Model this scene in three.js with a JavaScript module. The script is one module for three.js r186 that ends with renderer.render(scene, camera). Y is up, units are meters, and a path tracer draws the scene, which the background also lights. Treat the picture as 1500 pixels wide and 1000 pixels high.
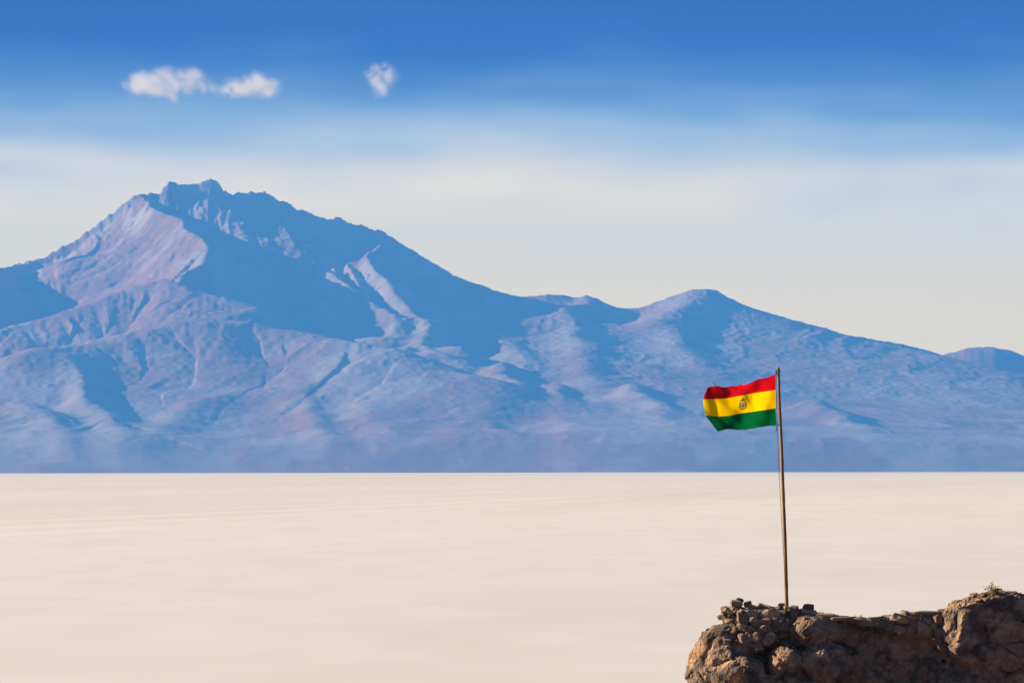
import * as THREE from 'three';
import { ConvexGeometry } from 'three/addons/geometries/ConvexGeometry.js';
import { mergeGeometries } from 'three/addons/utils/BufferGeometryUtils.js';

// ------------------------------------------------------------------ camera, sky, sun, exposure
const scene = new THREE.Scene();
const EYE = 8, FOV = 5, EARTH = 6371000, FPX = 500 / Math.tan(THREE.MathUtils.degToRad(FOV / 2));   // photo is 1500 x 1000
const camera = new THREE.PerspectiveCamera(FOV, 1500 / 1000, 0.5, 150000);
camera.position.set(0, EYE, 0);
const PITCH = Math.atan((692 - 500) / FPX) - Math.sqrt(2 * EYE / EARTH), ROLL = -0.0014;
camera.rotation.order = 'YXZ';
camera.rotation.set(PITCH, 0, ROLL);
camera.updateMatrixWorld(true);
camera.updateProjectionMatrix();

const renderer = new THREE.WebGLRenderer({ antialias: true });
renderer.toneMapping = THREE.LinearToneMapping;
renderer.toneMappingExposure = 2.5;
renderer.shadowMap.enabled = true;

const SUN = new THREE.Vector3(-0.94, 0.33, -0.21).normalize();
const sun = new THREE.DirectionalLight(new THREE.Color().setRGB(1.0, 0.85, 0.68), 5);
sun.target.position.set(7, 5, -166);
sun.position.copy(sun.target.position).addScaledVector(SUN, 300);
sun.castShadow = true;
sun.shadow.camera.left = sun.shadow.camera.bottom = -25;
sun.shadow.camera.right = sun.shadow.camera.top = 25;
sun.shadow.camera.far = 700;
sun.shadow.mapSize.set(4096, 4096);
scene.add(sun, sun.target);

// ------------------------------------------------------------------ small maths
function rng(seed) { let a = seed >>> 0; return () => { a = (a + 0x6D2B79F5) >>> 0; let t = a; t = Math.imul(t ^ (t >>> 15), t | 1); t ^= t + Math.imul(t ^ (t >>> 7), t | 61); return ((t ^ (t >>> 14)) >>> 0) / 4294967296; }; }
const clamp = (x, a, b) => x < a ? a : x > b ? b : x, lerp = (a, b, t) => a + (b - a) * t;
const sstep = (a, b, x) => { const t = clamp((x - a) / (b - a), 0, 1); return t * t * (3 - 2 * t); };
function hash(i, j, k) { let h = Math.imul(i, 374761393) ^ Math.imul(j, 668265263) ^ Math.imul(k, 1274126177); h = Math.imul(h ^ (h >>> 13), 1274126177); return ((h ^ (h >>> 16)) >>> 0) / 4294967296; }
function n2(x, y, s = 0) {                               // value noise with quintic fade, -1..1
  const i = Math.floor(x), j = Math.floor(y), u = x - i, v = y - j, a = u * u * u * (u * (u * 6 - 15) + 10), b = v * v * v * (v * (v * 6 - 15) + 10);
  return 2 * lerp(lerp(hash(i, j, s), hash(i + 1, j, s), a), lerp(hash(i, j + 1, s), hash(i + 1, j + 1, s), a), b) - 1;
}
function n3(x, y, z) {
  const i = Math.floor(x), j = Math.floor(y), k = Math.floor(z), u = x - i, v = y - j, w = z - k, a = u * u * (3 - 2 * u), b = v * v * (3 - 2 * v), c = w * w * (3 - 2 * w);
  const f = (kk) => lerp(lerp(hash(i, j, kk), hash(i + 1, j, kk), a), lerp(hash(i, j + 1, kk), hash(i + 1, j + 1, kk), a), b);
  return 2 * lerp(f(k), f(k + 1), c) - 1;
}
function fbm2(x, y, o = 4, s = 0) { let r = 0, a = 0.5; for (let q = 0; q < o; q++) { r += a * n2(x, y, s + q); const X = x * 1.7 - y * 1.1, Y = x * 1.1 + y * 1.7; x = X + 3.1; y = Y - 7.7; a *= 0.5; } return r; }
function fbm3(x, y, z, o = 3) { let r = 0, a = 0.5; for (let q = 0; q < o; q++) { r += a * n3(x, y, z); x = x * 2.03 + 5.3; y = y * 2.03 - 1.7; z = z * 2.03 + 9.1; a *= 0.5; } return r; }
const ridged = (x, y, s) => 1 - Math.abs(n2(x, y, s));
// a pixel of the photograph gives a direction, and the depth along the view axis a point
const camDir = new THREE.Vector3();
function ray(px, py) { return camDir.set((px - 750) / FPX, (500 - py) / FPX, -1).clone().applyQuaternion(camera.quaternion); }
function at(px, py, depth) { const d = ray(px, py); return d.multiplyScalar(depth / -d.z).add(camera.position); }
const srgb = (r, g, b) => new THREE.Color().setRGB(r / 255, g / 255, b / 255, THREE.SRGBColorSpace);
function tag(o, label, category, group) { o.userData.label = label; o.userData.category = category; if (group) o.userData.group = group; return o; }
function structure(o, name) { o.name = name; o.userData.kind = 'structure'; scene.add(o); o.castShadow = o.receiveShadow = true; return o; }
function meshOf(name, geometry, material, parent) { const m = new THREE.Mesh(geometry, material); m.name = name; m.castShadow = m.receiveShadow = true; if (parent) parent.add(m); return m; }

// ------------------------------------------------------------------ sky: pale above the horizon, deep blue higher up, thin streaks
{
  const W = 4096, H = 2048, data = new Float32Array(W * H * 4);
  // elevation in degrees, linear colour
  const stops = [[0, 1.18, .78, .18], [1.1, 1.18, .78, .18], [1.85, 1.03, .745, .28], [2.1, .76, .58, .32], [2.35, .36, .37, .32], [2.6, .13, .18, .26], [2.85, .055, .085, .20], [3.05, .004, .016, .155], [3.35, .0, .0, .12], [5, .001, .004, .12], [12, .012, .034, .12], [40, .03, .055, .125], [90, .03, .055, .125]];
  const sky = (e) => { let k = 0; while (k < stops.length - 2 && e > stops[k + 1][0]) k++; const a = stops[k], b = stops[k + 1], t = clamp((e - a[0]) / (b[0] - a[0]), 0, 1), s = t; return [1, 2, 3].map((c) => lerp(a[c], b[c], s)); };
  for (let j = 0; j < H; j++) {
    const e = ((j + 0.5) / H - 0.5) * 180, plain = sky(Math.max(e, 0));
    const veil = e > 0 && e < 12;
    for (let i = 0; i < W; i++) {
      let c = plain;
      if (veil) {
        const az = (i + 0.5) / W * 360, s = sstep(0, 1.4, e) * (1 - sstep(4, 12, e));
        // long flat veils: far wider than tall (wraps at 360 by mirroring)
        const m = Math.abs(az - 180), w1 = fbm2(m / 3.2, e * 2.6, 4, 11), w2 = fbm2(m / 1.3 + e * .8, e * 7.5, 4, 31);
        c = sky(Math.max(0, e + s * (0.0 + 0.05 * Math.sin((90 - m) * 0.33) + 0.13 * w1 + 0.2 * w2)));
      }
      const o = (j * W + i) * 4;
      data[o] = c[0]; data[o + 1] = c[1]; data[o + 2] = c[2]; data[o + 3] = 1;
    }
  }
  const t = new THREE.DataTexture(data, W, H, THREE.RGBAFormat, THREE.FloatType);
  t.mapping = THREE.EquirectangularReflectionMapping; t.magFilter = THREE.LinearFilter; t.minFilter = THREE.LinearFilter; t.colorSpace = THREE.LinearSRGBColorSpace; t.needsUpdate = true;
  scene.background = t; scene.environment = t;
}
scene.fog = new THREE.FogExp2(new THREE.Color().setRGB(0.085, 0.415, 1.0), 2.95e-5);

// ------------------------------------------------------------------ salt flat
{
  const N = 2048, SX = 2458, SZ = 10200, data = new Uint8Array(N * N * 4), base = [214, 206, 189];
  for (let j = 0; j < N; j++) for (let i = 0; i < N; i++) {
    const x = i * SX / N, z = j * SZ / N, c = x - 0.11 * z + 9 * n2(x / 60, z / 700, 2), c2 = x - 0.06 * z;
    let d = 0.5 * fbm2(x / 260, z / 1500, 4, 3) + 0.45 * fbm2(c / 40, z / 900, 3, 13) + 0.26 * fbm2(x / 9, z / 70, 4, 23) + 0.2 * n2(x / 3, z / 15, 24);
    // bright drifted streaks and darker damp tracks, each with an outline of its own
    const streak = Math.max(0, n2(c / 9, z / 420, 41) - 0.42) * Math.max(0, n2(c2 / 120, z / 1500, 42) + 0.35);
    const damp = Math.max(0, n2(c2 / 7, z / 600, 51) - 0.6) * Math.max(0, n2(c / 150, z / 1800, 52) + 0.2);
    d += 1.3 * streak - .7 * damp;
    const warm = fbm2(x / 400, z / 2200, 3, 61), o = (j * N + i) * 4;
    data[o] = clamp(base[0] + 12 * d + 3 * warm, 0, 255); data[o + 1] = clamp(base[1] + 13 * d, 0, 255); data[o + 2] = clamp(base[2] + 14 * d - 7 * warm, 0, 255); data[o + 3] = 255;
  }
  const t = new THREE.DataTexture(data, N, N); t.colorSpace = THREE.SRGBColorSpace; t.magFilter = THREE.LinearFilter; t.wrapS = t.wrapT = THREE.MirroredRepeatWrapping; t.needsUpdate = true;
  // a sheet that follows the curve of the earth
  const nr = 260, na = 240, P = [], UV = [], I = [];
  for (let j = 0; j <= nr; j++) for (let i = 0; i <= na; i++) { const d = 45000 * (j / nr) ** 2.2, a = i / na * Math.PI * 2, x = Math.sin(a) * d, z = -Math.cos(a) * d; P.push(x, -d * d / (2 * EARTH), z); UV.push((x + SX / 2) / SX, -z / SZ); }
  for (let j = 0; j < nr; j++) for (let i = 0; i < na; i++) { const a = j * (na + 1) + i, b = a + na + 1; I.push(a, a + 1, b, a + 1, b + 1, b); }
  const g = new THREE.BufferGeometry(); g.setAttribute('position', new THREE.Float32BufferAttribute(P, 3)); g.setAttribute('uv', new THREE.Float32BufferAttribute(UV, 2)); g.setIndex(I); g.computeVertexNormals();
  structure(new THREE.Mesh(g, new THREE.MeshStandardMaterial({ map: t, roughness: 0.95 })), 'salt_flat');
}

// ------------------------------------------------------------------ volcano and its foothills
const OFF = 27500, SHORE = 36500, drop = (z) => z * z / (2 * EARTH);
{
  // ridge lines: photo pixel and depth of each corner; reach = how far the flanks run out, round = crest radius
  const ridges = [];
  const ridge = (reach, round, gully, pts) => {
    const c = pts.map(([px, py, d]) => { const p = at(px, py, d + OFF); p.y += drop(p.z); return p; }); let s = hash(ridges.length, 7, 1) * 9000; const seg = [];
    for (let i = 0; i + 1 < c.length; i++) { const a = c[i], b = c[i + 1], dx = b.x - a.x, dz = b.z - a.z, L = Math.hypot(dx, dz); seg.push({ ax: a.x, az: a.z, ay: a.y, dx, dz, dy: b.y - a.y, L2: L * L || 1, L, s }); s += L; }
    const box = [Infinity, -Infinity, Infinity, -Infinity]; for (const q of c) { box[0] = Math.min(box[0], q.x); box[1] = Math.max(box[1], q.x); box[2] = Math.min(box[2], q.z); box[3] = Math.max(box[3], q.z); }
    ridges.push({ reach, round, gully, seg, box, id: ridges.length });
  };
  const along = (list, d0, d1) => list.map(([x, y], i) => [x, y, lerp(d0, d1, i / (list.length - 1))]);
  const crest = [...along([[-1100, 640], [-700, 600], [-400, 525], [-150, 437], [-60, 408]], 13800, 14900), ...along([[0, 392], [45, 381], [75, 370], [110, 350], [140, 328], [165, 310], [190, 293], [205, 286], [215, 284], [238, 283], [242, 271], [247, 267], [262, 268], [268, 271], [290, 269], [297, 265], [303, 261], [309, 259], [317, 263], [321, 273], [326, 281], [330, 279], [334, 283], [350, 281], [370, 279], [385, 280], [400, 288], [422, 298], [440, 307], [470, 318], [500, 320], [515, 326], [545, 333], [560, 342], [580, 352], [600, 364], [625, 378], [650, 393], [670, 407], [690, 417], [710, 424], [735, 430], [760, 433], [785, 433], [805, 430], [825, 432], [850, 438], [859, 435], [880, 442], [905, 450], [915, 451], [935, 450], [960, 443], [990, 434], [1015, 427], [1035, 424], [1050, 426], [1070, 438], [1090, 452], [1110, 463], [1150, 473], [1200, 483], [1260, 493], [1320, 503], [1360, 512], [1390, 522], [1450, 545], [1520, 560], [1700, 600], [2000, 640], [2500, 660]], 15300, 15300)];
  ridge(2500, 12, 1, crest);
  ridge(900, 160, 0.3, [[1340, 560, 17000], [1390, 520, 17000], [1405, 514, 17000], [1427, 508, 17000], [1448, 507, 17000], [1465, 510, 17000], [1485, 519, 17000], [1500, 527, 17000], [1570, 556, 17000], [1700, 600, 17000]]);
  // spurs
  ridge(1500, 14, .8, [[206, 287, 15300], [232, 302, 15000], [262, 316, 14650], [272, 338, 14350], [281, 362, 14050], [289, 386, 13800], [284, 408, 13550], [268, 430, 13300]]);
  ridge(1300, 18, .8, [[45, 382, 15250], [22, 388, 14850], [-8, 398, 14350], [-45, 420, 13800], [-90, 455, 13200]]);
  ridge(1300, 60, .8, [[-60, 490, 12800], [0, 476, 12900], [60, 463, 13000], [130, 442, 13100], [200, 424, 13200], [265, 409, 13250], [300, 427, 13000], [350, 449, 12700]]);
  ridge(1400, 140, .5, [[60, 512, 11800], [150, 497, 12000], [240, 483, 12100], [300, 470, 12200], [330, 466, 12200], [370, 470, 12200], [420, 481, 12100], [490, 494, 11900], [560, 510, 11700], [650, 545, 11300]]);
  ridge(1350, 24, 2.3, [[556, 343, 15300], [557, 366, 14950], [568, 392, 14580], [588, 425, 14130], [596, 462, 13620], [614, 492, 13120], [660, 524, 12520]]);
  ridge(1300, 24, 2.2, [[395, 396, 14650], [440, 396, 14600], [475, 400, 14500], [505, 415, 14250], [545, 443, 13850], [560, 472, 13450]]);
  ridge(800, 20, 2.2, [[484, 392, 14700], [494, 412, 14400], [506, 446, 13900]]);
  ridge(800, 20, 2.2, [[522, 388, 14800], [531, 412, 14400], [540, 450, 13900]]);
  ridge(800, 20, 2.0, [[452, 404, 14500], [462, 424, 14150], [470, 452, 13700]]);
  ridge(900, 150, .7, [[712, 455, 14800], [720, 480, 14100], [735, 508, 13300], [770, 545, 12500], [800, 590, 11500]]);
  ridge(800, 120, .7, [[859, 437, 15300], [855, 456, 14800], [845, 482, 14100], [850, 530, 12900], [880, 578, 11700]]);
  ridge(1300, 160, 1, [[1020, 428, 15300], [1010, 446, 15020], [995, 474, 14560], [1005, 516, 13700], [1040, 560, 12700]]);
  // lower foothills
  ridge(741, 62, 1.1, [[-40, 545, 11780], [40, 520, 11880], [95, 522, 11680], [130, 560, 11180], [160, 610, 10380], [185, 655, 9580]]);
  ridge(684, 62, 1.1, [[420, 566, 11380], [365, 568, 11380], [320, 583, 11080], [270, 606, 10680], [225, 634, 10080], [190, 662, 9480]]);
  ridge(598, 62, 1.1, [[420, 566, 11380], [460, 590, 10880], [480, 640, 9880]]);
  ridge(684, 62, 1.1, [[640, 520, 12580], [645, 560, 11580], [690, 590, 10880], [720, 640, 9780]]);
  ridge(627, 62, 1.1, [[740, 530, 12480], [735, 565, 11480], [720, 590, 10880], [650, 640, 9780]]);
  ridge(684, 78, 1.1, [[930, 560, 11780], [950, 600, 10780], [1000, 650, 9580]]);
  ridge(598, 78, 1.1, [[800, 560, 11780], [815, 610, 10580], [850, 655, 9480]]);
  ridge(684, 78, 1.1, [[1180, 585, 11380], [1260, 622, 10580], [1330, 660, 9580]]);
  ridge(598, 78, 1.1, [[20, 590, 10780], [60, 600, 10580], [90, 650, 9680]]);
  ridge(598, 78, 1.1, [[560, 590, 10880], [585, 630, 10080], [600, 665, 9380]]);

  const xs = [], zs = [];
  for (let x = -7000; x < -3300; x += 90) xs.push(x);
  for (let x = -3300; x <= 3300; x += 7) xs.push(x);
  for (let x = 3390; x <= 9000; x += 90) xs.push(x);
  for (let d = SHORE - 120; d < 14000 + OFF; d += 11) zs.push(-d);
  for (let d = 14000 + OFF; d < 15700 + OFF; d += 8) zs.push(-d);
  for (let d = 15700 + OFF; d <= 20500 + OFF; d += 60) zs.push(-d);
  const nx = xs.length, nz = zs.length, pos = new Float32Array(nx * nz * 3), col = new Float32Array(nx * nz * 3);
  const skyline = [...ridges[0].seg, ...ridges[1].seg];
  for (let j = 0; j < nz; j++) for (let i = 0; i < nx; i++) {
    const x0 = xs[i], z0 = zs[j];
    // stay on the drawn skyline, wander elsewhere
    let dc = Infinity; for (const q of skyline) { const mx = q.ax + q.dx / 2 - x0, mz = q.az + q.dz / 2 - z0; if (mx * mx + mz * mz > (dc + q.L) * (dc + q.L)) continue; const t = clamp(((x0 - q.ax) * q.dx + (z0 - q.az) * q.dz) / q.L2, 0, 1), ex = x0 - q.ax - q.dx * t, ez = z0 - q.az - q.dz * t, d = Math.sqrt(ex * ex + ez * ez); if (d < dc) dc = d; }
    const free = sstep(20, 500, dc);
    const x = x0 + free * (110 * n2(x0 / 620, z0 / 620, 5) + 26 * n2(x0 / 210, z0 / 210, 6) + 5 * n2(x0 / 80, z0 / 80, 8));
    const z = z0 + free * (110 * n2(x0 / 620, z0 / 620, 15) + 26 * n2(x0 / 210, z0 / 210, 16) + 5 * n2(x0 / 80, z0 / 80, 18));
    let h = 0; const calm = sstep(-800, -250, x0), wide = lerp(2450, 3400, sstep(-500, 500, x0)), crag = lerp(95, 42, sstep(-900, -350, x0)), lip = lerp(40, 75, sstep(-900, -350, x0));
    for (const r of ridges) {
      const far = r.reach * 3.2;
      if (r.id && (x < r.box[0] - far || x > r.box[1] + far || z < r.box[2] - far || z > r.box[3] + far)) continue;
      let best = -1, bs = 0, bd = 0;
      for (const q of r.seg) {
        const t = clamp(((x - q.ax) * q.dx + (z - q.az) * q.dz) / q.L2, 0, 1), ex = x - q.ax - q.dx * t, ez = z - q.az - q.dz * t, d2 = ex * ex + ez * ez, y = q.ay + q.dy * t; if (y <= best) continue;
        const d = Math.sqrt(d2 + r.round * r.round) - r.round, v = y * Math.exp(-d / (r.id ? r.reach : wide)) - (r.id ? 0 : crag * (1 - Math.exp(-d / lip)));
        if (v > best) { best = v; bs = q.s + t * q.L; bd = d; }
      }
      // gullies run straight down from the ridge and widen on the way
      if (r.gully) {
        if (!r.id) bs = x * lerp(1, .55, calm);
        const ramp = sstep(0, r.id ? 80 + 1.2 * r.round : lerp(90, 700, calm), bd) * Math.exp(-bd / (r.reach * 1.6)), wob = 60 * n2(bd / 300, bs / 500, 71);
        const gl = ridged((bs + wob) / 270, bd / 1900, 72) * 0.6 + ridged((bs + wob) / 95, bd / 700, 73) * 0.32 + ridged((bs + wob) / 40, bd / 350, 74) * 0.18;
        best += r.gully * (r.id ? 1 : lerp(1, .45, calm)) * (gl - 0.68) * 76 * ramp * Math.min(1, best / 500);
      }
      // soft maximum
      const k = 22, dd = best - h; h = dd > 4 * k ? best : dd < -4 * k ? h : h + k * Math.log(1 + Math.exp(dd / k));
    }
    const low = Math.min(1, h / 260);
    h += free * low * (10 * fbm2(x0 / 300, z0 / 300, 5, 81) + 6 * (ridged(x0 / 170 + 0.3 * n2(x0 / 90, z0 / 90, 83), z0 / 240, 82) - 0.6)) + free * lerp(9, 1, calm) * sstep(450, 900, h) * (ridged(x0 / 95 + .4 * n2(x0 / 60, z0 / 60, 86), z0 / 150, 84) * .65 + ridged(x0 / 40, z0 / 66, 85) * .35 - .6) + (1 - free) * (3 + 5 * (1 - sstep(-900, -350, x0))) * (n2(x0 / 26, z0 / 40, 91) + .6 * n2(x0 / 11, z0 / 20, 93)) + 3 * free * Math.min(1, h / 700) * n2(x0 / 28, z0 / 28, 92);
    // the shore: the fans run out under the salt
    const shore = -z0 - SHORE - 60 * n2(x0 / 900, 3, 95);
    h = (h - 14) * sstep(-60, 900, shore) - 4 * (1 - sstep(-20, 60, shore)) + 12 * sstep(0, 500, shore);
    const o = (j * nx + i) * 3; pos[o] = x0; pos[o + 1] = h - drop(z0); pos[o + 2] = z0;
    // rock and scree: red-brown lava, pale sulphur and tuff patches, ochre grass slopes
    const a = fbm2(x0 / 700, z0 / 900, 4, 101), b = fbm2(x0 / 240, z0 / 300, 4, 111), f = fbm2(x0 / 60, z0 / 90, 3, 121);
    let R = .47, G = .215, B = .12; const k1 = sstep(-.05, .25, a + .5 * b), k2 = sstep(.12, .34, b + .3 * f), k3 = sstep(.2, .4, -b + .3 * f);
    R = lerp(R, .52, k1); G = lerp(G, .37, k1); B = lerp(B, .26, k1);
    R = lerp(R, .52, .6 * k2); G = lerp(G, .36, .6 * k2); B = lerp(B, .28, .6 * k2);
    R = lerp(R, .27, .4 * k3); G = lerp(G, .18, .4 * k3); B = lerp(B, .14, .4 * k3);
    const pale = sstep(.35, .75, Math.exp(-(((x0 + 1980) / 170) ** 2 + ((z0 + 15080 + OFF) / 150) ** 2)) + .8 * f); R = lerp(R, .62, pale * .8); G = lerp(G, .50, pale * .8); B = lerp(B, .36, pale * .8);
    const g = (1 + .16 * f) * .78; col[o] = R * g; col[o + 1] = G * g; col[o + 2] = B * g;
  }
  const index = new Uint32Array((nx - 1) * (nz - 1) * 6); let n = 0;
  for (let j = 0; j + 1 < nz; j++) for (let i = 0; i + 1 < nx; i++) { const a = j * nx + i, b = a + 1, c = a + nx, d = c + 1; index[n++] = a; index[n++] = b; index[n++] = c; index[n++] = b; index[n++] = d; index[n++] = c; }
  const g = new THREE.BufferGeometry();
  g.setAttribute('position', new THREE.BufferAttribute(pos, 3)); g.setAttribute('color', new THREE.BufferAttribute(col, 3)); g.setIndex(new THREE.BufferAttribute(index, 1)); g.computeVertexNormals();
  structure(new THREE.Mesh(g, new THREE.MeshStandardMaterial({ vertexColors: true, roughness: 1 })), 'volcano_terrain');
  console.log('terrain', nx, nz, n / 3);
}

// ------------------------------------------------------------------ clouds: loose drifts of droplets
{
  const white = new THREE.MeshPhysicalMaterial({ color: new THREE.Color().setRGB(.88, .87, .89), roughness: 1, transmission: 0.5, thickness: 0, specularIntensity: 0 });
  function cloud(name, label, lobes, depth, count, seed, wisp) {
    const R = rng(seed), m = depth / FPX, o = at(lobes[0][0], lobes[0][1], depth), P = [];
    const fl = new THREE.TetrahedronGeometry(1, 0).attributes.position.array, puffs = [];
    // many small puffs heaped inside each lobe: billowy on top, thin and level below
    for (const [px, py, rx, ry, n] of lobes) for (let k = 0; k < n; k++) { const a = R() * 6.283, q = Math.sqrt(R()), size = (4.5 + 6 * R()) * Math.min(1, ry / 10 + .25); puffs.push([px + rx * q * Math.cos(a), py - ry * q * Math.sin(a) * (Math.sin(a) > 0 ? 1 : .75), size, .35 + .65 * R()]); }
    const sum = puffs.reduce((t, p) => t + p[2] * p[2] * p[3], 0), q = new THREE.Quaternion(), v = new THREE.Vector3();
    for (const [px, py, size, w] of puffs) {
      const c = at(px, py, depth).sub(o), want = count * size * size * w / sum;
      for (let made = 0, guard = 0; made < want && guard < want * 12; guard++) {
        const gauss = () => Math.sqrt(-2 * Math.log(1 - R())) * Math.cos(6.2832 * R()) * .62;
        const x = c.x + gauss() * size * m, y = c.y + gauss() * size * m * .8, z = c.z + (R() - .5) * 900;
        if (R() > wisp + 1.15 * fbm3(x / 70 + seed, y / 50, z / 700, 2)) continue;
        const s = .7 + 1.1 * R(); q.set(R() - .5, R() - .5, R() - .5, R() - .5).normalize();
        for (let k = 0; k < 12; k++) { v.set(fl[k * 3], fl[k * 3 + 1], fl[k * 3 + 2]).applyQuaternion(q).multiplyScalar(s); P.push(x + v.x, y + v.y, z + v.z); }
        made++;
      }
    }
    const g = new THREE.BufferGeometry(); g.setAttribute('position', new THREE.Float32BufferAttribute(P, 3)); g.computeVertexNormals();
    const c = meshOf(name, g, white); c.position.copy(o); c.userData.kind = 'stuff'; scene.add(tag(c, label, 'cloud', 'small clouds above the volcano'));
  }
  cloud('cloud', 'long flat-based white cloud, the widest one above the volcano', [[240, 124, 46, 15, 60], [215, 118, 18, 12, 26], [245, 112, 18, 10, 24], [280, 114, 18, 8, 18], [205, 128, 22, 9, 22], [250, 134, 34, 5, 22], [190, 124, 16, 2, 6], [300, 128, 14, 5, 9], [252, 143, 6, 5, 4]], 60000, 62000, 11, .55);
  cloud('cloud_001', 'small hump-shaped white cloud trailing beside the widest cloud', [[365, 129, 32, 11, 44], [374, 117, 14, 8, 16], [342, 131, 20, 6, 16], [394, 130, 12, 8, 9], [318, 132, 14, 5, 7], [368, 139, 30, 3, 12]], 60000, 37000, 22, .55);
  cloud('cloud_002', 'little upright wisp of cloud standing apart from the other two', [[560, 102, 11, 3, 10], [547, 110, 4, 9, 9], [569, 112, 4, 13, 14], [553, 124, 7, 8, 10], [562, 132, 4, 10, 8], [550, 138, 5, 3, 4]], 60000, 11500, 33, .45);
}

// ------------------------------------------------------------------ the island under and before the outcrop (below the frame)
{
  const g = new THREE.CylinderGeometry(1, 1, 1, 120, 60, true), p = g.attributes.position;
  for (let j = 0; j <= 60; j++) for (let i = 0; i <= 120; i++) {
    const k = j * 121 + i, a = i / 120 * Math.PI * 2, r = 0.5 + 430 * (j / 60) ** 1.5, x = Math.cos(a) * r, z = Math.sin(a) * r;
    const h = 6.2 - r * .026 + fbm2(x / 30 + 50, z / 30, 4, 131) * Math.min(.9, r * 0.02);
    p.setXYZ(k, x, Math.max(h, -1.5), z);
  }
  g.computeVertexNormals();
  const m = structure(new THREE.Mesh(g, new THREE.MeshStandardMaterial({ color: new THREE.Color().setRGB(.17, .11, .075), roughness: 1, side: THREE.DoubleSide })), 'island_hill');
}

// ------------------------------------------------------------------ rock outcrop: a solid field, meshed with surface nets
const DR = 166, ROCK = at(1250, 935, DR), PX = DR / FPX;             // metres per photo pixel at the rock
const ell = (x, y, z, l) => { const a = (x - l[0]) / l[3], b = (y - l[1]) / l[4], c = (z - l[2]) / l[5], k = Math.sqrt(a * a + b * b + c * c), k2 = Math.sqrt((a / l[3]) ** 2 + (b / l[4]) ** 2 + (c / l[5]) ** 2); return k2 < 1e-6 ? -Math.min(l[3], l[4], l[5]) : k * (k - 1) / k2; };
const smin = (a, b, k) => { const h = Math.max(k - Math.abs(a - b), 0) / k; return Math.min(a, b) - h * h * k * 0.25; };
const lobes = [                                                     // centre, radii
  [-2.55, -.95, -.1, 1.02, 1.22, 1.1], [-2.95, -1.6, .3, .78, .95, .8], [-2.35, -.72, .75, .5, .42, .5], [-2.0, -1.4, .7, .8, .7, .7],
  [-2.75, .0, .1, .48, .36, .55],
  [-.82, .12, .35, .58, .40, .55], [-.66, -.58, .55, .62, .56, .55], [-1.45, -.55, .62, .42, .46, .5], [-1.35, -1.25, .75, .9, .6, .5],
  [3.05, .08, .35, 1.38, .92, 1.25, 1.0], [2.25, .16, .62, .62, .56, .6, 1.05], [4.9, .25, .2, 1.5, 1.05, 1.2], [3.6, -1.2, .3, 2.2, 1.05, .9],
];
function body(x, y, z) {
  // the wide dark wall, with a flat ledge on top
  const top = lerp(.27, lerp(.43, .2, sstep(-.2, .9, x)), sstep(-1.3, -.8, x)) + .03 * Math.sin(x * 2.1), qx = Math.abs(x - 1.2) - 4.0, qy = Math.max(y - top, -7 - y), qz = Math.abs(z + 1.1) - (1.42 + .22 * clamp(-y - .2, -.2, 3)), r = .22;
  const ax = Math.max(qx + r, 0), ay = Math.max(qy + r, 0), az = Math.max(qz + r, 0);
  let d = Math.min(Math.max(qx, qy, qz) + r, 0) + Math.sqrt(ax * ax + ay * ay + az * az) - r;
  for (const l of lobes) { let e = ell(x, y, z, l); if (l[6] !== undefined) e = Math.max(e, z - l[6] + .12 * (y - .2), -.70 * (x - 2.2) + .24 * (y - .1) + .67 * (z - l[6])); d = smin(d, e, .07); }
  return d;
}
function cells(x, y, z) {                                           // [nearest cell's own number, distance to the border]
  const i = Math.floor(x), j = Math.floor(y), k = Math.floor(z); let f1 = 9, f2 = 9, id = 0;
  for (let a = -1; a <= 1; a++) for (let b = -1; b <= 1; b++) for (let c = -1; c <= 1; c++) {
    const I = i + a, J = j + b, K = k + c, dx = I + hash(I, J, K) - x, dy = J + hash(I, J, K + 91) - y, dz = K + hash(I, J, K + 173) - z, d = dx * dx + dy * dy + dz * dz;
    if (d < f1) { f2 = f1; f1 = d; id = hash(I + 7, J, K); } else if (d < f2) f2 = d;
  }
  return [id, Math.sqrt(f2) - Math.sqrt(f1)];
}
function rock(x, y, z) {
  let d = body(x, y, z);
  if (Math.abs(d) > .34) return d;
  const wx = x + .16 * n3(x * 1.7, y * 1.7, z * 1.7), wy = y + .16 * n3(x * 1.7 + 9, y * 1.7, z * 1.7), wz = z;
  const [id, edge] = cells(wx * 1.5, wy * 2.1, wz * 1.5), [id2, edge2] = cells(wx * 4.2 + 3, wy * 5.2, wz * 4.2);
  d += -.10 * (id - .5) * sstep(0, .22, edge) + .075 * (1 - sstep(0, .10, edge)) - .045 * (id2 - .5) * sstep(0, .3, edge2) + .02 * (1 - sstep(0, .12, edge2));
  d += .10 * fbm3(x * 1.9, y * 2.3, z * 1.9, 3) + .045 * fbm3(x * 7, y * 8, z * 7, 3) + .022 * n3(x * 19, y * 19, z * 19);
  return d;
}
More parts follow.
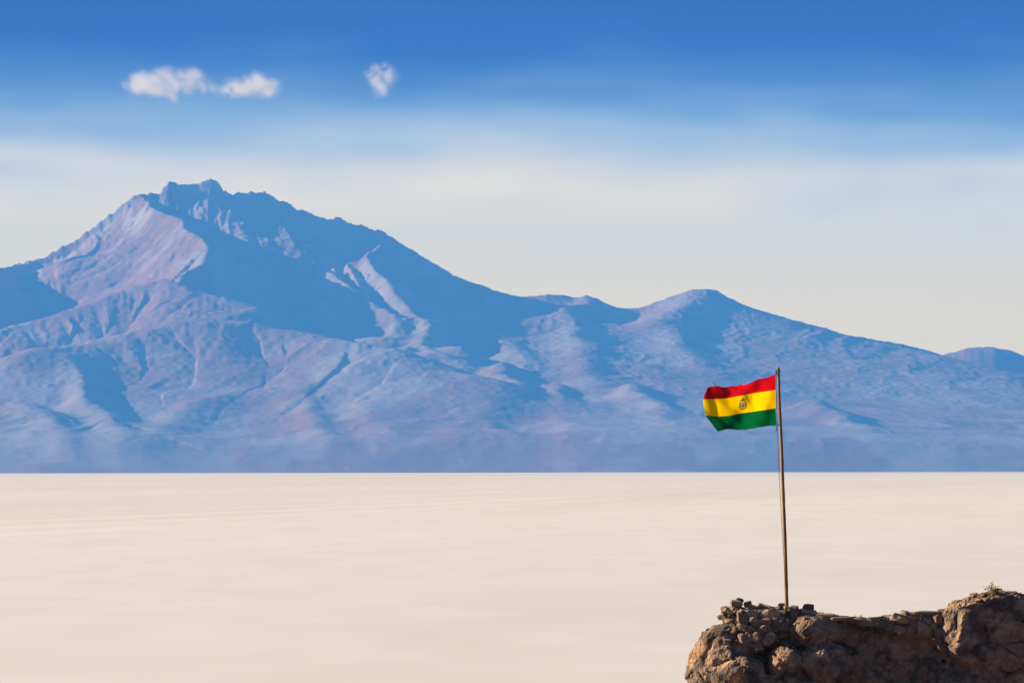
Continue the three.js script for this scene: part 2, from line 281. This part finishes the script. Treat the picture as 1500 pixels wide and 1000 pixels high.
function surfaceNets(lo, hi, step) {
  const nx = Math.ceil((hi[0] - lo[0]) / step) + 1, ny = Math.ceil((hi[1] - lo[1]) / step) + 1, nz = Math.ceil((hi[2] - lo[2]) / step) + 1, F = new Float32Array(nx * ny * nz), id = new Int32Array(nx * ny * nz).fill(-1), P = [], I = [];
  const at3 = (i, j, k) => (k * ny + j) * nx + i;
  for (let k = 0; k < nz; k++) for (let j = 0; j < ny; j++) for (let i = 0; i < nx; i++) F[at3(i, j, k)] = rock(lo[0] + i * step, lo[1] + j * step, lo[2] + k * step);
  for (let k = 0; k + 1 < nz; k++) for (let j = 0; j + 1 < ny; j++) for (let i = 0; i + 1 < nx; i++) {
    let sx = 0, sy = 0, sz = 0, n = 0, mask = 0; const v = [];
    for (let c = 0; c < 8; c++) { const f = F[at3(i + (c & 1), j + ((c >> 1) & 1), k + (c >> 2))]; v.push(f); if (f < 0) mask |= 1 << c; }
    if (mask === 0 || mask === 255) continue;
    for (let a = 0; a < 8; a++) for (const bit of [1, 2, 4]) { const b = a | bit; if (b === a || (v[a] < 0) === (v[b] < 0)) continue; const t = v[a] / (v[a] - v[b]); sx += (a & 1) + (bit === 1 ? t : 0); sy += ((a >> 1) & 1) + (bit === 2 ? t : 0); sz += (a >> 2) + (bit === 4 ? t : 0); n++; }
    id[at3(i, j, k)] = P.length / 3; P.push(lo[0] + (i + sx / n) * step, lo[1] + (j + sy / n) * step, lo[2] + (k + sz / n) * step);
  }
  const quad = (a, b, c, d, flip) => { if (a < 0 || b < 0 || c < 0 || d < 0) return; if (flip) I.push(a, c, b, a, d, c); else I.push(a, b, c, a, c, d); };
  for (let k = 1; k + 1 < nz; k++) for (let j = 1; j + 1 < ny; j++) for (let i = 1; i + 1 < nx; i++) {
    const f = F[at3(i, j, k)] < 0;
    if (f !== F[at3(i + 1, j, k)] < 0) quad(id[at3(i, j - 1, k - 1)], id[at3(i, j, k - 1)], id[at3(i, j, k)], id[at3(i, j - 1, k)], !f);
    if (f !== F[at3(i, j + 1, k)] < 0) quad(id[at3(i - 1, j, k - 1)], id[at3(i - 1, j, k)], id[at3(i, j, k)], id[at3(i, j, k - 1)], !f);
    if (f !== F[at3(i, j, k + 1)] < 0) quad(id[at3(i - 1, j - 1, k)], id[at3(i, j - 1, k)], id[at3(i, j, k)], id[at3(i - 1, j, k)], !f);
  }
  const g = new THREE.BufferGeometry(); g.setAttribute('position', new THREE.Float32BufferAttribute(P, 3)); g.setIndex(I); g.computeVertexNormals();
  return g;
}
function rockTint(x, y, z, c) {
  const a = fbm3(x * 1.1, y * 1.1, z * 1.1, 3), b = fbm3(x * 4 + 20, y * 4, z * 4, 3), f = n3(x * 17, y * 17, z * 17);
  let R = .26, G = .148, B = .078; const k1 = sstep(-.05, .22, a), k2 = sstep(.12, .3, b), k3 = sstep(.06, .24, -b + .3 * a);
  R = lerp(R, .22, k1); G = lerp(G, .135, k1); B = lerp(B, .082, k1);
  R = lerp(R, .36, .7 * k2); G = lerp(G, .225, .7 * k2); B = lerp(B, .115, .7 * k2);
  R = lerp(R, .075, .8 * k3); G = lerp(G, .055, .8 * k3); B = lerp(B, .036, .8 * k3);
  const g = (1 + .35 * f) * 1.05; c[0] = R * g; c[1] = G * g; c[2] = B * g;
}
function paint(g) {
  const p = g.attributes.position, n = g.attributes.normal, col = new Float32Array(p.count * 3), uv = new Float32Array(p.count * 2), c = [0, 0, 0];
  for (let i = 0; i < p.count; i++) { const x = p.getX(i), y = p.getY(i), z = p.getZ(i); rockTint(x, y, z, c); col.set(c, i * 3); uv[i * 2] = (x + z * .7) / 1.3; uv[i * 2 + 1] = (y + z * .35) / 1.3; }
  g.setAttribute('color', new THREE.BufferAttribute(col, 3)); g.setAttribute('uv', new THREE.BufferAttribute(uv, 2)); return g;
}
const grit = (() => {                                               // pitted stone relief, tiles over 1.3 m
  const N = 512, d = new Uint8Array(N * N * 4), w = (x, y, f, s) => { const i = Math.floor(x * f), j = Math.floor(y * f), u = x * f - i, v = y * f - j, a = u * u * (3 - 2 * u), b = v * v * (3 - 2 * v), h = (p, q) => hash(((p % f) + f) % f, ((q % f) + f) % f, s); return lerp(lerp(h(i, j), h(i + 1, j), a), lerp(h(i, j + 1), h(i + 1, j + 1), a), b); };
  for (let j = 0; j < N; j++) for (let i = 0; i < N; i++) { const x = i / N, y = j / N, v = .45 * w(x, y, 16, 1) + .3 * w(x, y, 37, 2) + .25 * w(x, y, 90, 3), o = (j * N + i) * 4; d[o] = d[o + 1] = d[o + 2] = v * 255; d[o + 3] = 255; }
  const t = new THREE.DataTexture(d, N, N); t.wrapS = t.wrapT = THREE.RepeatWrapping; t.magFilter = THREE.LinearFilter; t.needsUpdate = true; return t;
})();
const rockMat = new THREE.MeshStandardMaterial({ vertexColors: true, roughness: 1, bumpMap: grit, bumpScale: 0.08 });
const outcrop = new THREE.Group(); outcrop.name = 'rock_outcrop'; outcrop.position.copy(ROCK); scene.add(tag(outcrop, 'big brown weathered rock outcrop overlooking the salt flat', 'rock'));
meshOf('rock_face', paint(surfaceNets([-3.95, -2.0, -1.2], [5.6, 1.45, 2.0], .032)), rockMat, outcrop);
meshOf('rock_base', paint(surfaceNets([-3.95, -7.3, -3.0], [6.6, -1.9, 3.2], .16)), rockMat, outcrop);
meshOf('rock_back', paint(surfaceNets([-3.95, -2.3, -3.0], [6.6, 1.6, -1.0], .12)), rockMat, outcrop);
console.log('rock', outcrop.children.map((c) => c.geometry.index.count / 3).join(' '));
// first rock along the line of sight of a pixel, in outcrop coordinates
function hit(px, py) {
  const d = ray(px, py).normalize(), o = camera.position.clone().sub(ROCK), p = new THREE.Vector3(); let t = DR - 5;
  for (let k = 0; k < 400 && t < DR + 5; k++) { p.copy(o).addScaledVector(d, t); const f = rock(p.x, p.y, p.z); if (f < .004) return p; t += Math.max(.004, f * .4); }
  return null;
}

// ------------------------------------------------------------------ loose stones
const stoneMats = [[.32, .205, .10], [.22, .13, .068], [.38, .26, .135], [.15, .105, .066], [.27, .155, .085]].map(([r, g, b]) => new THREE.MeshStandardMaterial({ color: new THREE.Color().setRGB(r, g, b), roughness: 1, bumpMap: grit, bumpScale: .03 }));
const stoneShapes = [];
for (let s = 0; s < 12; s++) {
  const R = rng(500 + s), pts = [], e = .36 + .24 * R();
  for (let k = 0; k < 18; k++) { const th = R() * 6.283, u = 2 * R() - 1, q = Math.sqrt(1 - u * u), sp = (v) => Math.sign(v) * Math.abs(v) ** e; pts.push(new THREE.Vector3(sp(q * Math.cos(th)), sp(u), sp(q * Math.sin(th))).multiplyScalar(.5 * (.86 + .2 * R()))); }
  const g = new ConvexGeometry(pts), p = g.attributes.position, uv = []; for (let i = 0; i < p.count; i++) uv.push(p.getX(i) * .4 + p.getZ(i) * .3 + s * .13, p.getY(i) * .4 + p.getZ(i) * .2); g.setAttribute('uv', new THREE.Float32BufferAttribute(uv, 2)); stoneShapes.push(g);
}
const RS = rng(77);
function stone(parent, origin, px, py, w, h, depthOff = 0, tilt = (RS() - .5) * .5, zAt) {
  let p = zAt === undefined ? hit(px, py) : null;
  if (!p) { const q = at(px, py, DR - (zAt ?? 0)); p = q.sub(ROCK); }
  const m = meshOf('stone', stoneShapes[Math.floor(RS() * 12)], stoneMats[Math.floor(RS() * 5)], parent);
  const W = w * PX, H = h * PX;
  m.position.set(p.x, p.y, p.z + depthOff).sub(origin); m.rotation.set((RS() - .5) * .5, (RS() - .5) * 1.0, tilt); m.scale.set(W * 1.12, H * 1.12, (W * .55 + H * .45) * (.8 + .4 * RS()));
  return m;
}
{
  // the heap around the foot of the pole
  const o = new THREE.Vector3(-1.9, .3, .1), heap = new THREE.Group(); heap.name = 'stone_heap'; heap.position.copy(ROCK).add(o); scene.add(tag(heap, 'heap of loose angular stones propping up the flagpole on the outcrop', 'stone heap'));
  const L = (X, Y, w, h, z, t) => stone(heap, o, 990 + X / 5.77, 840 + Y / 5.77, w / 5.77, h / 5.77, 0, t, z);
  // the core of the heap, behind and under the stones that show
  for (const [X, Y, w, h, z] of [[520, 380, 240, 190, .05], [680, 420, 260, 230, .1], [840, 420, 260, 230, .12], [950, 390, 200, 170, .05], [620, 500, 180, 180, .35], [760, 540, 200, 160, .42], [600, 340, 200, 130, -.15], [800, 350, 260, 130, -.2], [980, 350, 200, 110, -.2]]) L(X, Y, w, h, z, 0);
  const show = [[510, 250, 105, 75, .05, .2], [540, 228, 60, 40, 0, -.1], [408, 302, 62, 56, .1, .1], [468, 300, 70, 50, .2, -.3], [612, 262, 66, 52, 0, .3], [655, 292, 95, 55, .1, -.25], [765, 285, 130, 62, -.05, -.12], [640, 342, 100, 66, .28, -.1], [535, 342, 80, 60, .3, .4], [470, 350, 62, 52, .3, 0], [392, 368, 78, 46, .2, .3], [430, 385, 80, 46, .3, .1], [780, 352, 200, 62, .25, .08], [895, 272, 62, 40, -.05, 0], [945, 298, 62, 62, .15, .2], [1002, 296, 62, 56, .1, -.1], [900, 342, 92, 80, .28, .1], [1045, 325, 60, 50, .1, .2], [1000, 362, 95, 56, .28, -.2], [720, 418, 170, 62, .42, .22], [745, 474, 130, 76, .52, .45], [565, 395, 130, 100, .42, -.3], [500, 440, 66, 72, .42, .2], [560, 455, 90, 62, .5, -.2], [840, 420, 90, 100, .38, .1], [912, 448, 100, 95, .48, -.5], [840, 482, 80, 60, .5, .3], [800, 540, 95, 95, .6, -.6], [580, 560, 86, 112, .62, .3], [498, 500, 66, 62, .5, .4], [690, 545, 86, 96, .6, -.2], [640, 535, 60, 76, .6, .1], [700, 625, 108, 84, .72, .5], [760, 580, 70, 62, .66, 0], [625, 610, 60, 52, .68, .2], [1128, 286, 112, 62, .05, -.1], [1122, 325, 130, 36, .1, -.12], [1090, 348, 110, 46, .1, .1], [1150, 345, 90, 44, .05, -.1], [1120, 372, 130, 50, .1, 0], [845, 310, 70, 42, .1, .2], [700, 310, 50, 36, .1, 0], [880, 395, 66, 46, .42, .3], [655, 395, 70, 50, .45, .1], [960, 410, 60, 50, .45, -.3], [1035, 385, 60, 40, .35, .2]];
  for (const s of show) L(...s);
  for (let k = 0; k < 60; k++) { const X = 400 + 640 * RS(), Y = 300 + 260 * RS() * (1 - Math.abs(X - 700) / 520); L(X, Y, 26 + 40 * RS(), 22 + 30 * RS(), .12 + .55 * (Y - 300) / 260 + .1 * RS()); }
  // the low wall of stacked stones along the ledge
  const o2 = new THREE.Vector3(.6, .35, .2), wall = new THREE.Group(); wall.name = 'dry_stone_wall'; wall.position.copy(ROCK).add(o2); scene.add(tag(wall, 'low dry wall of stacked stones along the ledge between heap and boulder', 'stone wall'));
  const topAt = (x) => x < 1250 ? lerp(899, 904, (x - 1195) / 55) : x < 1310 ? lerp(904, 898, (x - 1250) / 60) : lerp(898, 896, (x - 1310) / 75), botAt = (x) => x < 1290 ? lerp(908, 920, (x - 1195) / 95) : lerp(920, 931, clamp((x - 1290) / 50, 0, 1));
  for (let row = 0; row < 4; row++) for (let x = 1196 + row * 5; x < 1388;) {
    const w = 11 + 16 * RS(), y = lerp(topAt(x) + 4, botAt(x) - 4, row / 3), hgt = Math.min(13, Math.max(7, (botAt(x) - topAt(x)) / 2.6)) * (.8 + .5 * RS());
    stone(wall, o2, x + w / 2, y + 2 * (RS() - .5), w * 1.1, hgt, 0, (RS() - .5) * .35, .27 + .05 * row + .1 * RS()); x += w * .92;
    if (row === 0 && RS() < .5) stone(wall, o2, x - w * .3, y + 2, w, hgt * 1.2, 0, 0, -.25);
  }
}

// ------------------------------------------------------------------ flagpole
{
  const path = [[1154.5, 920], [1152.8, 886], [1150.5, 800], [1147.5, 720], [1144.5, 640], [1142, 590], [1140.5, 538]].map(([x, y]) => at(x, y, DR));
  const curve = new THREE.CatmullRomCurve3(path), base = path[1].clone(), g = new THREE.BufferGeometry(), P = [], UV = [], I = [], nS = 80, nR = 12;
  for (let i = 0; i <= nS; i++) { const c = curve.getPointAt(i / nS), r = lerp(.042, .031, i / nS) * (1 + .06 * n2(i * .45, 1, 7)) * (i > nS - 1 ? .7 : 1); for (let k = 0; k <= nR; k++) { const a = k / nR * 6.2832; P.push(c.x - base.x + Math.cos(a) * r, c.y - base.y, c.z - base.z + Math.sin(a) * r); UV.push(k / nR, i / nS * 5); } }
  for (let i = 0; i < nS; i++) for (let k = 0; k < nR; k++) { const a = i * (nR + 1) + k, b = a + nR + 1; I.push(a, b, a + 1, a + 1, b, b + 1); }
  const cap = P.length / 3, e = curve.getPointAt(1); P.push(e.x - base.x, e.y - base.y + .02, e.z - base.z); UV.push(.5, 5); for (let k = 0; k < nR; k++) I.push(nS * (nR + 1) + k, cap, nS * (nR + 1) + k + 1);
  g.setAttribute('position', new THREE.Float32BufferAttribute(P, 3)); g.setAttribute('uv', new THREE.Float32BufferAttribute(UV, 2)); g.setIndex(I); g.computeVertexNormals();
  const N = 128, M = 1024, d = new Uint8Array(N * M * 4);
  for (let j = 0; j < M; j++) for (let i = 0; i < N; i++) { const v = .5 + .5 * fbm2(i / 7, j / 90, 3, 141) + .3 * n2(i / 30, j / 200, 142), o = (j * N + i) * 4; d[o] = 116 + 44 * v; d[o + 1] = 84 + 36 * v; d[o + 2] = 48 + 24 * v; d[o + 3] = 255; }
  const t = new THREE.DataTexture(d, N, M); t.colorSpace = THREE.SRGBColorSpace; t.magFilter = THREE.LinearFilter; t.wrapS = THREE.RepeatWrapping; t.wrapT = THREE.MirroredRepeatWrapping; t.needsUpdate = true;
  const pole = new THREE.Group(); pole.name = 'flagpole'; pole.position.copy(base); scene.add(tag(pole, 'slender crooked wooden flagpole rising from the stone heap', 'flagpole'));
  meshOf('shaft', g, new THREE.MeshStandardMaterial({ map: t, roughness: .85, bumpMap: t, bumpScale: .004 }), pole);
  const cord = new THREE.MeshStandardMaterial({ color: new THREE.Color().setRGB(.12, .10, .08), roughness: 1 }), L = (x, y, z = 0) => at(x, y, DR - z).sub(base);
  meshOf('halyard', new THREE.TubeGeometry(new THREE.CatmullRomCurve3([L(1137.5, 542, .03), L(1137, 560, .05), L(1139, 624, .04), L(1141, 680, .05), L(1144, 740, .05), L(1147.5, 800, .05), L(1151, 860, .06)]), 60, .006, 5), cord, pole);
  meshOf('knot', new THREE.TubeGeometry(new THREE.CatmullRomCurve3([L(1136.5, 549, .02), L(1137.5, 543, .05), L(1141, 541, .06), L(1143, 543, 0), L(1140, 545, -.05), L(1137.5, 546, .03), L(1136.4, 550, .02)]), 30, .014, 6), cord, pole);
  meshOf('cord_end', new THREE.TubeGeometry(new THREE.CatmullRomCurve3([L(1142, 622, .05), L(1138.5, 623, .05), L(1138, 627, .06), L(1137, 631, .05), L(1136.6, 632.5, .04)]), 20, .011, 6), cord, pole);
}

// ------------------------------------------------------------------ flag
{
  const S = (a) => a.map(([X, Y]) => [1010 + X / 7.14, 520 + Y / 7.14]);
  // four seams from the pole to the fly end: top hem, red/yellow, yellow/green, bottom hem
  const seams = [[[903, 203], [800, 235], [705, 263], [640, 292], [555, 310], [460, 325], [360, 338], [262, 324], [188, 346]],
    [[903, 364], [800, 379], [715, 392], [640, 405], [560, 420], [470, 437], [370, 455], [250, 460], [142, 462]],
    [[903, 556], [800, 572], [715, 584], [640, 595], [560, 606], [480, 620], [390, 637], [280, 640], [168, 630]],
    [[916, 738], [825, 737], [730, 754], [655, 767], [570, 778], [490, 782], [400, 778], [345, 782], [300, 797]]].map(S);
  const U = seams[0].length - 1;
  const away = [0, .2, .42, .63, .83, 1.0, 1.13, 1.2, 1.2];               // metres behind the pole: the cloth streams left and off
  const cr = (a, b, c, d, t) => .5 * (2 * b + (c - a) * t + (2 * a - 5 * b + 4 * c - d) * t * t + (3 * b - a - 3 * c + d) * t * t * t);
  const row = (s, u) => { const f = clamp(u, 0, 1) * U, i = Math.min(U - 1, Math.floor(f)), t = f - i, q = (k) => seams[s][clamp(k, 0, U)], z = (k) => away[clamp(k, 0, U)]; return [cr(q(i - 1)[0], q(i)[0], q(i + 1)[0], q(i + 2)[0], t), cr(q(i - 1)[1], q(i)[1], q(i + 1)[1], q(i + 2)[1], t), cr(z(i - 1), z(i), z(i + 1), z(i + 2), t)]; };
  const base = at(1138, 585, DR);
  const point = (u, v) => {                                               // v 0 top .. 3 bottom
    const i = Math.min(2, Math.floor(v)), t = v - i, r = [i - 1, i, i + 1, i + 2].map((k) => row(clamp(k, 0, 3), u)), q = [0, 1, 2].map((c) => lerp(r[1][c], r[2][c], t));
    const vv = v / 3, k = sstep(0, .12, u);
    // folds fall from the upper corner at the pole towards the fly end
    const fold = .038 * Math.sin(11 * u - 5.5 * vv + .6) * k + .014 * Math.sin(26 * u + 9 * vv + 1.2 * Math.sin(5 * u)) * k * (.5 + u) + .009 * Math.abs(Math.sin(15 * u + 8 * vv + 2 * n2(u * 4, vv * 3, 155))) * k + .016 * n2(u * 9 + vv * 4, vv * 5 - u * 2, 151) * k + .12 * sstep(.78, 1, u) * Math.sin(3.2 * vv + .4);
    return at(q[0] + .5 * n2(u * 26, vv * 9, 152) * sstep(.9, 1, u), q[1] + (1 - sstep(0, .35, vv)) * .9 * n2(u * 17, 3, 157) * k + sstep(.75, 1, vv) * .7 * n2(u * 15, 5, 158) * k, DR + q[2] * .85 + fold - .0).sub(base);
  };
  const flag = new THREE.Group(); flag.name = 'flag'; flag.position.copy(base); scene.add(tag(flag, 'red, yellow and green striped flag with small crest, flying from the pole', 'flag'));
  const weave = (draw) => { const c = document.createElement('canvas'); c.width = 1024; c.height = 256; const x = c.getContext('2d'); draw(x); const t = new THREE.CanvasTexture(c); t.colorSpace = THREE.SRGBColorSpace; t.anisotropy = 8; return t; };
  const crestPrint = (x) => {
    x.fillStyle = '#ffcf00'; x.fillRect(0, 0, 1024, 256);
    x.save(); x.translate(515, 132); x.scale(1.05, .88);
    for (const s of [-1, 1]) for (const [k, c] of [[0, '#c8281c'], [1, '#e8b400'], [2, '#1c6b2c']]) { x.fillStyle = c; x.beginPath(); x.moveTo(s * (26 + 3 * k), -58 + 12 * k); x.quadraticCurveTo(s * (74 - 5 * k), -30 + 14 * k, s * (58 - 7 * k), 62); x.lineTo(s * (46 - 7 * k), 66); x.quadraticCurveTo(s * (54 - 5 * k), 0, s * 20, -40 + 14 * k); x.fill(); }
    x.fillStyle = '#6b5420'; x.beginPath(); x.moveTo(0, -108); x.quadraticCurveTo(16, -96, 14, -80); x.quadraticCurveTo(40, -92, 48, -70); x.quadraticCurveTo(24, -66, 0, -52); x.quadraticCurveTo(-24, -66, -48, -70); x.quadraticCurveTo(-40, -92, -14, -80); x.quadraticCurveTo(-16, -96, 0, -108); x.fill();
    x.fillStyle = '#b88a20'; x.beginPath(); x.ellipse(0, 6, 36, 54, 0, 0, 7); x.fill(); x.fillStyle = '#8fb4c8'; x.beginPath(); x.ellipse(0, 2, 26, 42, 0, 0, 7); x.fill();
    x.fillStyle = '#9a5030'; x.beginPath(); x.moveTo(-24, 16); x.lineTo(0, -26); x.lineTo(24, 16); x.fill(); x.fillStyle = '#4c7a34'; x.beginPath(); x.ellipse(0, 24, 25, 18, 0, 0, 7); x.fill();
    x.fillStyle = '#2f6b30'; x.beginPath(); x.ellipse(0, 72, 46, 10, 0, 0, 7); x.fill();
    x.restore();
  };
  for (const [s, name, label, print, colour] of [[0, 'red_stripe', 'red top stripe', null, [.60, .005, .010]], [1, 'yellow_stripe', 'yellow middle stripe with crest', crestPrint, [1, 1, 1]], [2, 'green_stripe', 'green bottom stripe', null, [.002, .12, .03]]]) {
    const nu = 120, nv = 22, P = [], UV = [], I = [];
    for (let j = 0; j <= nv; j++) for (let i = 0; i <= nu; i++) { const p = point(i / nu, s + j / nv * .9999); P.push(p.x, p.y, p.z); UV.push(1 - i / nu, 1 - j / nv); }
    for (let j = 0; j < nv; j++) for (let i = 0; i < nu; i++) { const a = j * (nu + 1) + i, b = a + nu + 1; I.push(a, a + 1, b, a + 1, b + 1, b); }
    const g = new THREE.BufferGeometry(); g.setAttribute('position', new THREE.Float32BufferAttribute(P, 3)); g.setAttribute('uv', new THREE.Float32BufferAttribute(UV, 2)); g.setIndex(I); g.computeVertexNormals();
    const m = meshOf(name, g, new THREE.MeshPhysicalMaterial({ color: new THREE.Color().setRGB(...colour), map: print ? weave(print) : null, roughness: .9, transmission: .45, thickness: 0, specularIntensity: 0, side: THREE.DoubleSide }), flag);
    m.userData.label = label;
  }
  const L = (x, y, z) => at(x, y, DR + z).sub(base);
  meshOf('loose_thread', new THREE.TubeGeometry(new THREE.CatmullRomCurve3([L(1047.5, 566.5, .75), L(1047, 563, .74), L(1045.6, 560.6, .74), L(1045, 558, .74)]), 14, .007, 5), new THREE.MeshStandardMaterial({ color: new THREE.Color().setRGB(.25, .02, .04), roughness: 1 }), flag);
}

// ------------------------------------------------------------------ plants on the rock
{
  const R = rng(909);
  const leafMat = [[.33, .28, .035], [.20, .20, .03], [.42, .34, .06]].map(([r, g, b]) => new THREE.MeshPhysicalMaterial({ color: new THREE.Color().setRGB(r, g, b), roughness: .9, transmission: .35, thickness: 0, side: THREE.DoubleSide }));
  const stemMat = new THREE.MeshStandardMaterial({ color: new THREE.Color().setRGB(.12, .09, .04), roughness: 1 });
  function leafAt(P, p, dir, len, wid) { const side = new THREE.Vector3(R() - .5, R() - .5, R() - .5).cross(dir).normalize().multiplyScalar(wid), mid = p.clone().addScaledVector(dir, len * .5), tip = p.clone().addScaledVector(dir, len); for (const v of [p, mid.clone().add(side), tip, p, tip, mid.clone().sub(side)]) P.push(v.x, v.y, v.z); }
  const soup = (P) => { const g = new THREE.BufferGeometry(); g.setAttribute('position', new THREE.Float32BufferAttribute(P, 3)); g.computeVertexNormals(); return g; };
  // leafy shrub in a crack of the boulder
  const foot = hit(1456, 873) ?? new THREE.Vector3(3, .9, .3), o = foot.clone().add(ROCK), shrub = new THREE.Group(); shrub.name = 'leafy_shrub'; shrub.position.copy(o); scene.add(tag(shrub, 'little yellow-green leafy shrub growing on top of the boulder', 'shrub'));
  const leaves = [[], [], []];
  for (const [dx, dy, n] of [[-13, 11, 22], [-7, 14, 20], [-2, 19, 16], [3, 12, 26], [8, 10, 26], [11, 7, 20], [-3, 8, 34], [4, 5, 34], [0, 3, 30]]) {
    const tip = new THREE.Vector3(dx * PX * 1.0, dy * PX, (R() - .5) * .2), mid = tip.clone().multiplyScalar(.5).add(new THREE.Vector3(0, .03, 0)), c = new THREE.CatmullRomCurve3([new THREE.Vector3(dx * PX * .3, -.06, 0), mid, tip]);
    meshOf('stem', new THREE.TubeGeometry(c, 10, .006, 5), stemMat, shrub);
    for (let k = 0; k < n; k++) { const t = .3 + .7 * R(), p = c.getPoint(t).add(new THREE.Vector3(R() - .5, R() - .5, R() - .5).multiplyScalar(.07)); leafAt(leaves[Math.floor(R() * 3)], p, new THREE.Vector3(R() - .5, R() * .8, R() - .5).normalize(), .035 + .03 * R(), .010 + .006 * R()); }
  }
  leaves.forEach((P, k) => { const m = meshOf('foliage', soup(P), leafMat[k], shrub); m.userData.kind = 'stuff'; });
  // wisps of dry grass between the stones
  const tuft = (name, label, px, py, n, hgt, spread) => {
    const f = at(px, py, DR - .05), P = []; for (let k = 0; k < n; k++) { const b = new THREE.Vector3((R() - .5) * spread, -.04, (R() - .5) * .12), d = new THREE.Vector3((R() - .5) * .9, 1, (R() - .5) * .6).normalize(); leafAt(P, b, d, hgt * (.5 + .6 * R()), .005); }
    const m = meshOf(name, soup(P), leafMat[2]); m.position.copy(f); scene.add(tag(m, label, 'grass tuft'));
  };
  tuft('grass_tuft', 'small yellow-green grass tuft beside the block at the end of the stone heap', 1201, 900, 70, .12, .16);
  tuft('grass_tuft_001', 'sparse dry grass tuft in the low stone wall, nearer the flagpole', 1258, 904, 26, .13, .22);
  tuft('grass_tuft_002', 'sparse dry grass tuft standing upright in the low stone wall, near the boulder', 1327, 899, 22, .15, .12);
  tuft('grass_tuft_003', 'low green mat of grass where the stone wall meets the boulder', 1352, 899, 120, .07, .5);
}

renderer.render(scene, camera);
